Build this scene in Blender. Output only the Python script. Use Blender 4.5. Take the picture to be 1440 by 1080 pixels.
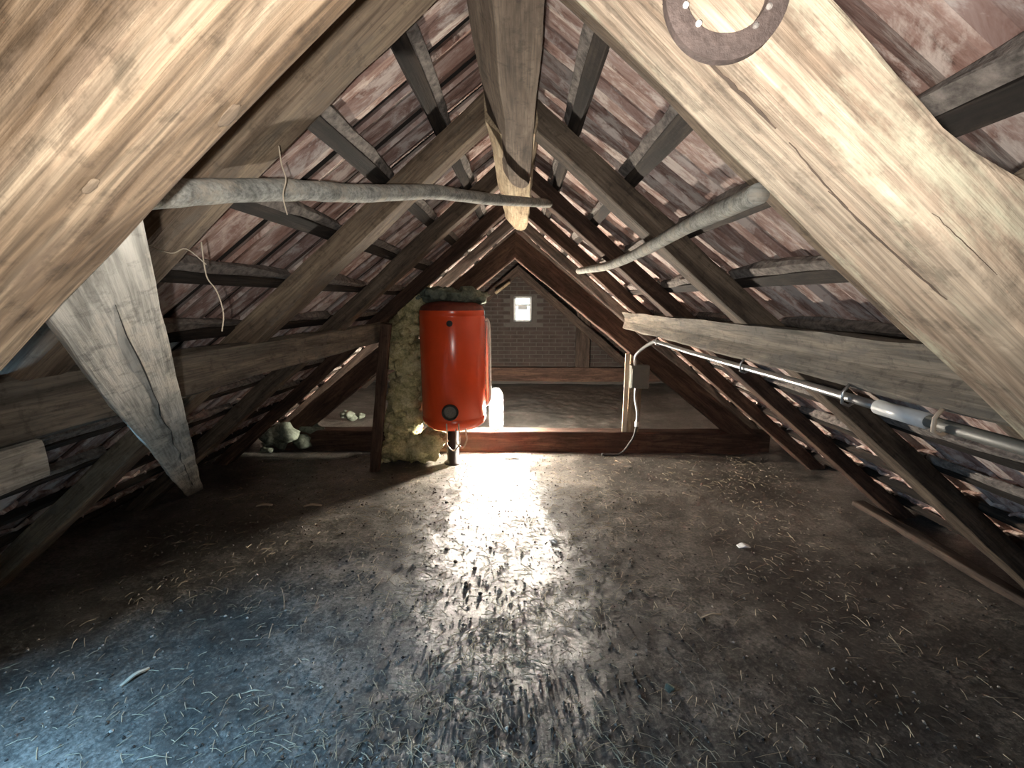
import bpy, bmesh, math, random
from mathutils import Vector, Matrix, noise

for o in list(bpy.data.objects): bpy.data.objects.remove(o)
SC = bpy.context.scene
COL = SC.collection

# ------------------------------------------------------------------ camera
F_PX = 620.0                       # focal length in pixels of the 1440x1080 frame
VX, VY = 733.0, 425.0              # where the ridge, purlins and conduit converge
EYE = Vector((0.06, 0.0, 1.5))
pitch = math.atan((540 - VY) / F_PX)
yaw = math.atan((VX - 720) / F_PX * math.cos(pitch))
FWD = Vector((-math.sin(yaw) * math.cos(pitch), math.cos(yaw) * math.cos(pitch), -math.sin(pitch)))
RGT = Vector((math.cos(yaw), math.sin(yaw), 0))
UPV = RGT.cross(FWD)
cd = bpy.data.cameras.new('camera'); cam = bpy.data.objects.new('camera', cd); COL.objects.link(cam)
cd.sensor_width = 36.0; cd.lens = 36.0 * F_PX / 1440.0; cd.clip_start = 0.02
cam.matrix_world = Matrix.Translation(EYE) @ Matrix((RGT, UPV, -FWD)).transposed().to_4x4()
SC.camera = cam

def ray(x, y): return RGT * ((x - 720) / F_PX) + UPV * ((540 - y) / F_PX) + FWD
def PY(x, y, Y):                   # a pixel on the upright plane of a timber at distance Y
    d = ray(x, y); return EYE + d * (Y / d.y)
def PZ(x, y, Z=0.0):               # a pixel on the floor
    d = ray(x, y); return EYE + d * ((Z - EYE.z) / d.z)

# ------------------------------------------------------------------ light
W = bpy.data.worlds.new('overcast_sky'); SC.world = W; W.use_nodes = True
bg = W.node_tree.nodes['Background']
bg.inputs[0].default_value = (0.34, 0.66, 1.0, 1); bg.inputs[1].default_value = 62.0
SC.view_settings.view_transform = 'Standard'; SC.view_settings.look = 'None'
SC.view_settings.gamma = 1.0; SC.view_settings.use_curve_mapping = False
SC.view_settings.exposure = 0.35

fl = bpy.data.lights.new('phone_flash', 'SPOT')          # the flash beside the lens
fl.energy = 50; fl.color = (1.0, 0.965, 0.91); fl.shadow_soft_size = 0.006
fl.spot_size = math.radians(140); fl.spot_blend = 1.0
flo = bpy.data.objects.new('phone_flash', fl); COL.objects.link(flo)
flo.location = EYE + RGT * -0.022 + UPV * -0.028 - FWD * 0.03
aim = (FWD + Vector((0, 0, 0.52))).normalized()
flo.rotation_euler = aim.to_track_quat('-Z', 'Y').to_euler()

# ------------------------------------------------------------------ materials
def new_mat(name):
    m = bpy.data.materials.new(name); m.use_nodes = True
    nt = m.node_tree; nt.nodes.clear()
    out = nt.nodes.new('ShaderNodeOutputMaterial'); b = nt.nodes.new('ShaderNodeBsdfPrincipled')
    nt.links.new(b.outputs[0], out.inputs[0])
    return m, nt, b
def nd(nt, t, **kw):
    n = nt.nodes.new(t)
    for k, v in kw.items():
        if isinstance(k, str) and hasattr(n, k): setattr(n, k, v)
    return n
def ramp(nt, stops):
    r = nt.nodes.new('ShaderNodeValToRGB'); e = r.color_ramp.elements
    while len(e) < len(stops): e.new(0.5)
    for i, (p, c) in enumerate(stops):
        e[i].position = p; e[i].color = (c[0], c[1], c[2], 1) if not isinstance(c, (int, float)) else (c, c, c, 1)
    return r
def noise_n(nt, vec, scale, detail=4, rough=0.6, dist=0.0):
    n = nt.nodes.new('ShaderNodeTexNoise'); n.inputs['Scale'].default_value = scale
    n.inputs['Detail'].default_value = detail; n.inputs['Roughness'].default_value = rough
    n.inputs['Distortion'].default_value = dist
    nt.links.new(vec, n.inputs['Vector']); return n
def mixc(nt, a, b, fac, mode='MIX'):
    m = nt.nodes.new('ShaderNodeMix'); m.data_type = 'RGBA'; m.blend_type = mode
    def put(s, v):
        if hasattr(v, 'links'): nt.links.new(v, s)
        elif isinstance(v, (int, float)): s.default_value = v
        else: s.default_value = (v[0], v[1], v[2], 1)
    put(m.inputs[0], fac); put(m.inputs[6], a); put(m.inputs[7], b)
    return m.outputs[2]
def vec_obj(nt, scale, rnd=True):
    tc = nt.nodes.new('ShaderNodeTexCoord'); mp = nt.nodes.new('ShaderNodeMapping')
    mp.inputs['Scale'].default_value = scale
    src = tc.outputs['Object']
    if rnd:
        oi = nt.nodes.new('ShaderNodeObjectInfo')
        ml = nt.nodes.new('ShaderNodeMath'); ml.operation = 'MULTIPLY'; ml.inputs[1].default_value = 37.0
        nt.links.new(oi.outputs['Random'], ml.inputs[0])
        ad = nt.nodes.new('ShaderNodeVectorMath'); ad.operation = 'ADD'
        nt.links.new(src, ad.inputs[0]); nt.links.new(ml.outputs[0], ad.inputs[1]); src = ad.outputs[0]
    nt.links.new(src, mp.inputs['Vector']); return mp.outputs[0]
def bump(nt, b, h, strength=0.4, dist=0.01):
    bp = nt.nodes.new('ShaderNodeBump'); bp.inputs['Strength'].default_value = strength
    bp.inputs['Distance'].default_value = dist
    nt.links.new(h, bp.inputs['Height']); nt.links.new(bp.outputs[0], b.inputs['Normal'])

def wood(name, dark, mid, light, ring=0.35, patch=None, rough=0.85, bstr=0.5, figure=6.0):
    m, nt, b = new_mat(name)
    v1 = vec_obj(nt, (0.9, 7.0, 7.0)); n1 = noise_n(nt, v1, 2.2, 5, 0.65, 0.6)
    base = ramp(nt, [(0.36, dark), (0.50, mid), (0.64, light)]); nt.links.new(n1.outputs[0], base.inputs[0])
    v2 = vec_obj(nt, (5.0, 150.0, 150.0)); n2 = noise_n(nt, v2, 1.0, 3, 0.6)
    fine = ramp(nt, [(0.38, 0.35), (0.58, 1.0)]); nt.links.new(n2.outputs[0], fine.inputs[0])
    c = mixc(nt, base.outputs[0], fine.outputs[0], 0.55, 'MULTIPLY')
    v3 = vec_obj(nt, (1.1, 7.0, 7.0)); n3 = noise_n(nt, v3, 1.3, 2, 0.5, 0.3)       # growth-ring figure
    mm = nt.nodes.new('ShaderNodeMath'); mm.operation = 'MULTIPLY'; mm.inputs[1].default_value = figure * 6
    nt.links.new(n3.outputs[0], mm.inputs[0])
    sn = nt.nodes.new('ShaderNodeMath'); sn.operation = 'SINE'; nt.links.new(mm.outputs[0], sn.inputs[0])
    rr = ramp(nt, [(0.25, 0.62), (0.8, 1.0)])
    h = nt.nodes.new('ShaderNodeMath'); h.operation = 'MULTIPLY_ADD'; h.inputs[1].default_value = 0.5; h.inputs[2].default_value = 0.5
    nt.links.new(sn.outputs[0], h.inputs[0]); nt.links.new(h.outputs[0], rr.inputs[0])
    c = mixc(nt, c, rr.outputs[0], ring, 'MULTIPLY')
    v4 = vec_obj(nt, (3.0, 9.0, 9.0)); n4 = noise_n(nt, v4, 1.6, 6, 0.7)             # dirt and worn patches
    if patch:
        pr = ramp(nt, [(0.52, 0.0), (0.66, 1.0)]); nt.links.new(n4.outputs[0], pr.inputs[0])
        c = mixc(nt, c, patch, pr.outputs[0])
    v5 = vec_obj(nt, (1, 1, 1)); n5 = noise_n(nt, v5, 28, 4, 0.7)
    sp = ramp(nt, [(0.34, 0.45), (0.46, 1.0)]); nt.links.new(n5.outputs[0], sp.inputs[0])
    c = mixc(nt, c, sp.outputs[0], 0.6, 'MULTIPLY')
    nt.links.new(c, b.inputs['Base Color']); b.inputs['Roughness'].default_value = rough
    b.inputs['Specular IOR Level'].default_value = 0.25
    ad = nt.nodes.new('ShaderNodeMath'); ad.operation = 'ADD'
    nt.links.new(n2.outputs[0], ad.inputs[0]); nt.links.new(n5.outputs[0], ad.inputs[1])
    bump(nt, b, ad.outputs[0], bstr, 0.004)
    return m
M = {}
M['pale'] = wood('pale_limed_timber', (0.20, 0.14, 0.095), (0.36, 0.275, 0.20), (0.44, 0.36, 0.27), 0.5, (0.40, 0.37, 0.27), figure=22)
M['tan'] = wood('tan_timber', (0.17, 0.11, 0.065), (0.34, 0.24, 0.155), (0.46, 0.35, 0.24), 0.85, (0.20, 0.14, 0.095), figure=24)
M['brown'] = wood('brown_timber', (0.11, 0.078, 0.052), (0.20, 0.145, 0.10), (0.29, 0.22, 0.15), 0.3, (0.13, 0.105, 0.08))
M['ridge'] = wood('ridge_timber', (0.075, 0.052, 0.036), (0.135, 0.098, 0.07), (0.20, 0.15, 0.11), 0.15, (0.10, 0.072, 0.053))
M['ridge_pale'] = wood('ridge_timber_pale', (0.22, 0.16, 0.10), (0.40, 0.31, 0.20), (0.50, 0.40, 0.27), 0.15, (0.34, 0.26, 0.17))
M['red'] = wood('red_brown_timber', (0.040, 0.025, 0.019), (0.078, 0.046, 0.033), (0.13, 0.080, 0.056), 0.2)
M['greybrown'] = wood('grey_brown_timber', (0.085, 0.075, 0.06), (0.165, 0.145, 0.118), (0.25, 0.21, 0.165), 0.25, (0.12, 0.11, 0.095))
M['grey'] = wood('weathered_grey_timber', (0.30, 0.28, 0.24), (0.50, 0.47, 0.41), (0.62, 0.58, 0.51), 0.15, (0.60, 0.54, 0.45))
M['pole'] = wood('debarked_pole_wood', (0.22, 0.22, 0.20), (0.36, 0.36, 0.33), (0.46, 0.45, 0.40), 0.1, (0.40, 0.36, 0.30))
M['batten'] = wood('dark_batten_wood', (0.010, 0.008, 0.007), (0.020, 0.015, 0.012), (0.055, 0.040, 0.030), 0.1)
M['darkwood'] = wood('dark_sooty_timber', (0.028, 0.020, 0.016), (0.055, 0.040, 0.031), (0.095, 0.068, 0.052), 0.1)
M['umber'] = wood('umber_timber', (0.06, 0.044, 0.032), (0.11, 0.082, 0.06), (0.17, 0.13, 0.095), 0.25)

def plain(name, col, rough=0.6, metal=0.0, var=0.25, scale=20, spec=0.4, bst=0.0):
    m, nt, b = new_mat(name)
    n = noise_n(nt, vec_obj(nt, (1, 1, 1)), scale, 5, 0.65)
    r = ramp(nt, [(0.3, 1 - var), (0.7, 1.0)]); nt.links.new(n.outputs[0], r.inputs[0])
    c = mixc(nt, col, r.outputs[0], 1.0, 'MULTIPLY'); nt.links.new(c, b.inputs['Base Color'])
    b.inputs['Roughness'].default_value = rough; b.inputs['Metallic'].default_value = metal
    b.inputs['Specular IOR Level'].default_value = spec
    if bst: bump(nt, b, n.outputs[0], bst, 0.01)
    return m
def tile_mat():
    m, nt, b = new_mat('clay_roof_tile')
    v = vec_obj(nt, (13.0, 2.0, 4.0)); n1 = noise_n(nt, v, 2.2, 6, 0.72, 0.4)
    base = ramp(nt, [(0.30, (0.10, 0.07, 0.06)), (0.42, (0.30, 0.195, 0.165)), (0.54, (0.42, 0.315, 0.28)), (0.66, (0.66, 0.59, 0.55))])
    nt.links.new(n1.outputs[0], base.inputs[0])
    n2 = noise_n(nt, vec_obj(nt, (8.0, 3.0, 4.0)), 1.7, 6, 0.72, 0.3)                  # lime bloom
    wr = ramp(nt, [(0.48, 0.0), (0.58, 0.9)]); nt.links.new(n2.outputs[0], wr.inputs[0])
    c = mixc(nt, base.outputs[0], (0.70, 0.64, 0.59), wr.outputs[0])
    oi = nt.nodes.new('ShaderNodeObjectInfo'); ge = nt.nodes.new('ShaderNodeNewGeometry')
    ad = nt.nodes.new('ShaderNodeMath'); ad.operation = 'ADD'
    nt.links.new(oi.outputs['Random'], ad.inputs[0]); nt.links.new(ge.outputs['Random Per Island'], ad.inputs[1])
    fr = nt.nodes.new('ShaderNodeMath'); fr.operation = 'FRACT'; nt.links.new(ad.outputs[0], fr.inputs[0])
    rr = ramp(nt, [(0.0, (0.62, 0.58, 0.58)), (0.5, (0.9, 0.86, 0.85)), (1.0, (1.0, 0.88, 0.82))]); nt.links.new(fr.outputs[0], rr.inputs[0])
    c = mixc(nt, c, rr.outputs[0], 1.0, 'MULTIPLY')
    nt.links.new(c, b.inputs['Base Color']); b.inputs['Roughness'].default_value = 0.9; b.inputs['Specular IOR Level'].default_value = 0.2
    n3 = noise_n(nt, vec_obj(nt, (90.0, 12.0, 40.0)), 1.0, 3); bump(nt, b, n3.outputs[0], 0.35, 0.006)
    return m
M['tile'] = tile_mat()
M['sheet'] = plain('dark_backing_sheet', (0.05, 0.04, 0.035), 0.95)  # for the sheet added behind the tiles to block light and darken gaps
M['mortar'] = plain('lime_mortar', (0.27, 0.235, 0.21), 0.95, var=0.8, scale=38, bst=0.8)
def floor_mat():
    m, nt, b = new_mat('dusty_earth_floor')
    v = vec_obj(nt, (1, 1, 1), False)
    n1 = noise_n(nt, v, 1.6, 8, 0.72); n2 = noise_n(nt, v, 55, 6, 0.8); n3 = noise_n(nt, v, 9, 5, 0.7)
    r1 = ramp(nt, [(0.38, (0.022, 0.020, 0.018)), (0.50, (0.080, 0.075, 0.067)), (0.61, (0.24, 0.222, 0.195))])
    mx = nt.nodes.new('ShaderNodeMath'); mx.operation = 'MULTIPLY_ADD'; mx.inputs[1].default_value = 0.5
    nt.links.new(n2.outputs[0], mx.inputs[0])
    hf = nt.nodes.new('ShaderNodeMath'); hf.operation = 'MULTIPLY'; hf.inputs[1].default_value = 0.5
    nt.links.new(n1.outputs[0], hf.inputs[0]); nt.links.new(hf.outputs[0], mx.inputs[2])
    nt.links.new(mx.outputs[0], r1.inputs[0])
    r3 = ramp(nt, [(0.36, 0.45), (0.5, 1.0)]); nt.links.new(n3.outputs[0], r3.inputs[0])
    c = mixc(nt, r1.outputs[0], r3.outputs[0], 0.7, 'MULTIPLY')
    nt.links.new(c, b.inputs['Base Color']); b.inputs['Roughness'].default_value = 0.38
    b.inputs['Specular IOR Level'].default_value = 0.5
    ad = nt.nodes.new('ShaderNodeMath'); ad.operation = 'ADD'
    nt.links.new(n2.outputs[0], ad.inputs[0]); nt.links.new(n3.outputs[0], ad.inputs[1])
    bump(nt, b, ad.outputs[0], 0.32, 0.02)
    return m
M['floor'] = floor_mat()
M['straw'] = plain('straw', (0.52, 0.45, 0.31), 0.7, var=0.6, scale=3)
M['chip'] = plain('wood_chip', (0.50, 0.42, 0.32), 0.8)
M['paper'] = plain('white_scrap', (0.75, 0.76, 0.76), 0.7)
M['brick'] = plain('dark_old_brick', (0.050, 0.037, 0.031), 0.9, var=0.6, scale=5, bst=0.4)
M['joint'] = plain('grey_mortar_joint', (0.075, 0.070, 0.064), 0.95)
M['enamel'] = plain('orange_red_enamel', (0.74, 0.080, 0.022), 0.22, var=0.12, scale=6, spec=0.5)
M['captop'] = plain('dusty_dark_red_cap', (0.20, 0.045, 0.03), 0.6, var=0.6)
M['black'] = plain('black_rubber', (0.018, 0.017, 0.016), 0.6)
M['dial'] = plain('grey_dial', (0.17, 0.16, 0.14), 0.4, var=0.5, scale=90)
M['steel'] = plain('galvanised_steel', (0.55, 0.56, 0.57), 0.32, 0.9, var=0.3)
M['pvc'] = plain('grey_plastic_conduit', (0.55, 0.57, 0.58), 0.35, 0.0, var=0.25, scale=12)
M['greybox'] = plain('grey_plastic_box', (0.13, 0.13, 0.115), 0.5, var=0.2)
M['foam'] = plain('white_foam', (0.80, 0.78, 0.72), 0.8)
M['copper'] = plain('cream_wire_sheath', (0.62, 0.50, 0.38), 0.5)
M['iron'] = plain('rusty_iron', (0.10, 0.072, 0.062), 0.75, 0.2, var=0.55, scale=60, bst=0.4)
M['nail'] = plain('bright_nail', (0.85, 0.80, 0.72), 0.5, 0.0)
M['white'] = plain('white_paint', (0.75, 0.76, 0.75), 0.5)
def wool_mat():
    m, nt, b = new_mat('yellow_mineral_wool')
    n1 = noise_n(nt, vec_obj(nt, (1, 1, 1), False), 7, 6, 0.75); n2 = noise_n(nt, vec_obj(nt, (1, 1, 1), False), 60, 4, 0.7)
    r = ramp(nt, [(0.34, (0.20, 0.20, 0.10)), (0.48, (0.60, 0.54, 0.30)), (0.64, (0.85, 0.77, 0.50))]); nt.links.new(n1.outputs[0], r.inputs[0])
    r2 = ramp(nt, [(0.35, 0.55), (0.6, 1.0)]); nt.links.new(n2.outputs[0], r2.inputs[0])
    nt.links.new(mixc(nt, r.outputs[0], r2.outputs[0], 0.8, 'MULTIPLY'), b.inputs['Base Color'])
    b.inputs['Roughness'].default_value = 1.0; b.inputs['Specular IOR Level'].default_value = 0.05
    bump(nt, b, n2.outputs[0], 0.8, 0.02); return m
M['wool'] = wool_mat()
M['palewool'] = plain('pale_grey_green_wool', (0.22, 0.25, 0.20), 1.0, var=0.7, scale=22, spec=0.05, bst=0.8)
def emit(name, col, s):
    m, nt, b = new_mat(name); nt.nodes.remove(b)
    e = nt.nodes.new('ShaderNodeEmission'); e.inputs[0].default_value = (*col, 1); e.inputs[1].default_value = s
    nt.links.new(e.outputs[0], [n for n in nt.nodes if n.type == 'OUTPUT_MATERIAL'][0].inputs[0]); return m
M['bulb'] = emit('lit_bulb', (1.0, 0.90, 0.76), 4000.0)
def glass(name, tint=(0.95, 0.98, 1.0), g=0.12):
    m, nt, b = new_mat(name); nt.nodes.remove(b)
    t = nt.nodes.new('ShaderNodeBsdfTransparent'); t.inputs[0].default_value = (*tint, 1)
    gl = nt.nodes.new('ShaderNodeBsdfGlossy'); gl.inputs['Roughness'].default_value = 0.05
    mx = nt.nodes.new('ShaderNodeMixShader'); mx.inputs[0].default_value = g
    nt.links.new(t.outputs[0], mx.inputs[1]); nt.links.new(gl.outputs[0], mx.inputs[2])
    nt.links.new(mx.outputs[0], [n for n in nt.nodes if n.type == 'OUTPUT_MATERIAL'][0].inputs[0]); return m
M['glass'] = glass('clear_lamp_glass', g=0.10)
def frosted():
    m, nt, b = new_mat('frosted_lamp_glass'); nt.nodes.remove(b)
    t = nt.nodes.new('ShaderNodeBsdfTransparent'); f = nt.nodes.new('ShaderNodeBsdfTranslucent'); f.inputs[0].default_value = (0.9, 0.95, 1.0, 1)
    mx = nt.nodes.new('ShaderNodeMixShader'); mx.inputs[0].default_value = 0.06
    nt.links.new(t.outputs[0], mx.inputs[1]); nt.links.new(f.outputs[0], mx.inputs[2])
    nt.links.new(mx.outputs[0], [n for n in nt.nodes if n.type == 'OUTPUT_MATERIAL'][0].inputs[0]); return m
M['glass'] = frosted()
M['pane'] = glass('window_glass', g=0.06)
M['dimpane'] = glass('dimming_window_glass', (0.42, 0.36, 0.30), g=0.03)  # tint put into the glass to dim daylight through the gable window

# ------------------------------------------------------------------ helpers
def link_mesh(name, me, mat, parent=None, mw=None):
    o = bpy.data.objects.new(name, me); COL.objects.link(o)
    if mat and not me.materials: me.materials.append(mat)
    if mw is not None: o.matrix_world = mw
    if parent:
        o.parent = parent
        if mw is not None: o.matrix_local = (PMW[parent.name].inverted() @ mw)
    PMW[o.name] = mw if mw is not None else (PMW[parent.name] if parent else Matrix())
    return o
PMW = {}
def from_bm(name, bm, mat, parent=None, mw=None, smooth=False):
    bmesh.ops.recalc_face_normals(bm, faces=bm.faces)
    me = bpy.data.meshes.new(name); bm.to_mesh(me); bm.free()
    if smooth:
        for p in me.polygons: p.use_smooth = True
    return link_mesh(name, me, mat, parent, mw)
def tag(o, label=None, cat=None, group=None, kind=None):
    if label: o['label'] = label
    if cat: o['category'] = cat
    if group: o['group'] = group
    if kind: o['kind'] = kind
    return o
def empty(name, loc):
    o = bpy.data.objects.new(name, None); COL.objects.link(o); o.empty_display_size = 0.1
    mw = Matrix.Translation(Vector(loc)); o.matrix_world = mw; PMW[o.name] = mw; return o
def bbox(bm, lo, hi, bev=0.0):
    r = bmesh.ops.create_cube(bm, size=1.0)
    c = [(lo[i] + hi[i]) / 2 for i in range(3)]; s = [abs(hi[i] - lo[i]) for i in range(3)]
    for v in r['verts']: v.co = Vector([c[i] + v.co[i] * s[i] for i in range(3)])
    if bev:
        ed = list({e for v in r['verts'] for e in v.link_edges})
        bmesh.ops.bevel(bm, geom=ed, offset=bev, segments=2, affect='EDGES', profile=0.6)
def box(name, lo, hi, mat, parent=None, bev=0.004):
    c = Vector([(lo[i] + hi[i]) / 2 for i in range(3)])
    bm = bmesh.new(); bbox(bm, Vector(lo) - c, Vector(hi) - c, bev)
    return from_bm(name, bm, mat, parent, Matrix.Translation(c))
def frame_of(A, B, up):
    x = (B - A).normalized(); z = (up - x * up.dot(x)).normalized(); y = z.cross(x)
    m = Matrix((x, y, z)).transposed().to_4x4(); m.translation = A; return m
def fbm(p, o=3):
    s = 0; a = 1
    for i in range(o): s += a * noise.noise(p); p = p * 2.03; a *= 0.5
    return s
def beam(name, A, B, w, d, up, mat, seg=26, wob=0.006, ch=0.014, seed=0, dfun=None, wfun=None, cutx=None, parent=None, tip=0, cuty=None):
    """Hewn timber along A-B (section centre); w across, d along 'up'; edges worn and uneven."""
    A = Vector(A); B = Vector(B); mw = frame_of(A, B, Vector(up)); L = (B - A).length
    bm = bmesh.new(); rings = []
    base = [(-1, -1), (1, -1), (1, 1), (-1, 1)]
    for i in range(seg + 1):
        s = L * i / seg; t = i / seg; ring = []
        dd = dfun(t) if dfun else (d, 0.0); top = dd[0]; off = dd[1]
        ww = w * (wfun(t) if wfun else 1.0)
        cs = []
        for k, (sy, sz) in enumerate(base):
            jy = wob * fbm(Vector((s * 2.3, k * 7.1 + seed * 3.7, seed * 1.3)))
            jz = wob * fbm(Vector((s * 2.3, k * 5.3 + seed * 2.1, 9.2 + seed)))
            z = -d / 2 if sz < 0 else -d / 2 + top
            cs.append(Vector((s, sy * ww / 2 + jy, z + off + jz)))
        n = 4
        for k in range(n):
            p = cs[k]; a = cs[k - 1]; b = cs[(k + 1) % n]
            c = ch * (0.7 + 0.9 * abs(noise.noise(Vector((s * 3.1, k * 3.3, seed * 5.5)))))
            pa = p + (a - p).normalized() * c; pb = p + (b - p).normalized() * c
            ring += [pa, p + ((pa - p) + (pb - p)) * 0.22, pb]
            mid = (pb + (b + (p - b).normalized() * c)) / 2
            mid += Vector((0, 0, wob * 0.8 * noise.noise(Vector((s * 4, k, seed))))) if k in (0, 2) else Vector((0, wob * 0.8 * noise.noise(Vector((s * 4, k, seed))), 0))
            ring.append(mid)
        if tip and i >= seg - tip:
            q = (i - seg + tip) / tip
            cy = sum(p.y for p in ring) / len(ring)
            for p in ring: p.y = cy + (p.y - cy) * (1 - 0.93 * q)
        rings.append(ring)
    if cutx is not None:                              # plumb cut at the ridge
        ax = (B - A).normalized()
        for p in rings[0]:
            wv = mw @ p; p.x += (cutx - wv.x) / ax.x
    if cuty is not None:
        ax = (B - A).normalized()
        for p in rings[0]:
            wv = mw @ p; p.x += (cuty - wv.y) / ax.y
    vs = [[bm.verts.new(p) for p in r] for r in rings]; n = len(rings[0])
    for i in range(seg):
        for k in range(n): bm.faces.new((vs[i][k], vs[i][(k + 1) % n], vs[i + 1][(k + 1) % n], vs[i + 1][k]))
    bm.faces.new(vs[0]); bm.faces.new(vs[-1][::-1])
    o = from_bm(name, bm, mat, parent, mw, smooth=False)
    return o
def tube(name, pts, rad, mat, parent=None, sides=10, smooth=True, closed_ends=True, mw=None):
    pts = [Vector(p) for p in pts]; n = len(pts)
    rads = rad if isinstance(rad, (list, tuple)) else [rad] * n
    c0 = pts[0].copy(); bm = bmesh.new(); rows = []
    for i, p in enumerate(pts):
        t = (pts[min(i + 1, n - 1)] - pts[max(i - 1, 0)]).normalized()
        if i == 0:
            u = t.cross(Vector((0.13, 0.31, 0.94)));  u = u if u.length > 0.1 else t.cross(Vector((1, 0, 0))); u.normalize()
        else: u = (u - t * u.dot(t)).normalized()
        v = t.cross(u)
        rows.append([bm.verts.new(p - c0 + (u * math.cos(2 * math.pi * k / sides) + v * math.sin(2 * math.pi * k / sides)) * rads[i]) for k in range(sides)])
    for i in range(n - 1):
        for k in range(sides): bm.faces.new((rows[i][k], rows[i][(k + 1) % sides], rows[i + 1][(k + 1) % sides], rows[i + 1][k]))
    bm.faces.new(rows[0][::-1]); bm.faces.new(rows[-1])
    return from_bm(name, bm, mat, parent, Matrix.Translation(c0), smooth)
def smooth_path(pts, n=6):
    pts = [Vector(p) for p in pts]; out = []
    for i in range(len(pts) - 1):
        p0 = pts[max(i - 1, 0)]; p1 = pts[i]; p2 = pts[i + 1]; p3 = pts[min(i + 2, len(pts) - 1)]
        for k in range(n):
            t = k / n
            out.append(0.5 * ((2 * p1) + (p2 - p0) * t + (2 * p0 - 5 * p1 + 4 * p2 - p3) * t * t + (3 * p1 - p0 - 3 * p2 + p3) * t ** 3))
    out.append(pts[-1]); return out
def lathe(name, prof, mat, parent, loc, seg=48, smooth=True):
    bm = bmesh.new(); rows = []
    for r, z in prof:
        if r < 1e-5: rows.append([bm.verts.new((0, 0, z))])
        else: rows.append([bm.verts.new((r * math.cos(2 * math.pi * k / seg), r * math.sin(2 * math.pi * k / seg), z)) for k in range(seg)])
    for a, b in zip(rows[:-1], rows[1:]):
        for k in range(seg):
            k2 = (k + 1) % seg
            if len(a) == 1: bm.faces.new((a[0], b[k2], b[k]))
            elif len(b) == 1: bm.faces.new((a[k], a[k2], b[0]))
            else: bm.faces.new((a[k], a[k2], b[k2], b[k]))
    return from_bm(name, bm, mat, parent, Matrix.Translation(Vector(loc)), smooth)

# ------------------------------------------------------------------ dimensions read off the photo
S = 0.85; NL = math.hypot(S, 1)                    # roof slope (rise over run)
Z_COM = 1.5 + 0.78                                 # underside of common rafters at the ridge
Z_PRI = 1.5 + 0.40                                 # underside of principal rafters at the ridge
D_COM = 0.10                                       # common rafter depth
Z_BAT = Z_COM + D_COM * NL                         # underside of battens
BAT_T = 0.036
Z_TIL = Z_BAT + BAT_T * NL                         # underside of tile heads
Y0, Y1 = -2.4, 8.1                                 # attic from behind the camera to the gable
def nrm(sg): return Vector((sg * S / NL, 0, 1 / NL))
def hfl(x, y):                                     # floor relief
    h = 0.012 * fbm(Vector((x * 1.7, y * 1.7, 0.3)), 4) + 0.005 * fbm(Vector((x * 9, y * 9, 4.4)), 4)
    e = max(0.0, abs(x) - 2.2); return h + e * 0.06

# ------------------------------------------------------------------ floor
def build_floor():
    bm = bmesh.new(); nx, ny = 260, 420; rows = []
    for j in range(ny + 1):
        y = Y0 + (Y1 - Y0) * j / ny
        rows.append([bm.verts.new((-3.0 + 6.0 * i / nx, y, hfl(-3.0 + 6.0 * i / nx, y))) for i in range(nx + 1)])
    for j in range(ny):
        for i in range(nx): bm.faces.new((rows[j][i], rows[j][i + 1], rows[j + 1][i + 1], rows[j + 1][i]))
    o = from_bm('floor', bm, M['floor'], smooth=True); tag(o, 'dark dusty earth-covered attic floor strewn with straw', kind='structure')
build_floor()

# ------------------------------------------------------------------ roof slopes: added dark sheet that blocks daylight behind the tiles, battens, clay tiles, mortar
ADDED_SKY = dict(y0=0.56, y1=0.94, x0=1.34, x1=2.06)     # added roof light, out of view beside the camera, for blue light on the floor
ROW0, DROW = 0.265, 0.24
R_COMMON = [1.13, 2.06, 2.99, 3.92, 4.85, 5.78, 6.71, 7.62]
def pl(sg, x, y, zr, off=0.0):                     # point on a roof plane: x = distance from the ridge
    return Vector((sg * x, y, zr - S * x)) + nrm(sg) * off
rt = random.Random(4)
def tile_mesh(w, l, var):
    n = 7; bm = bmesh.new(); T = 0.016
    prof = [(0.0, -0.016), (0.09, 0.002), (0.40, 0.012), (0.56, 0.0), (0.66, -0.008), (0.90, 0.002), (1.0, 0.016)]
    lo = []; hi = []
    for (v, z0) in ((-0.005, 0.0), (l, 0.024)):
        lo.append([bm.verts.new((u * w, v, z0 + z + 0.002 * noise.noise(Vector((u * 4, v * 5, var))))) for u, z in prof])
        hi.append([bm.verts.new((u * w, v, z0 + z + T)) for u, z in prof])
    for k in range(n - 1):
        bm.faces.new((lo[0][k], lo[1][k], lo[1][k + 1], lo[0][k + 1])); bm.faces.new((hi[0][k], hi[0][k + 1], hi[1][k + 1], hi[1][k]))
        for e in (0, 1): bm.faces.new((lo[e][k], lo[e][k + 1], hi[e][k + 1], hi[e][k]))
    for k in (0, n - 1): bm.faces.new((lo[0][k], lo[1][k], hi[1][k], hi[0][k]))
    bmesh.ops.recalc_face_normals(bm, faces=bm.faces)
    me = bpy.data.meshes.new('roof_tile'); bm.to_mesh(me); bm.free(); me.materials.append(M['tile']); return me
TW = 0.222
TM = [tile_mesh(TW * 0.93, 0.355, k * 3.1) for k in range(5)]
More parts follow.
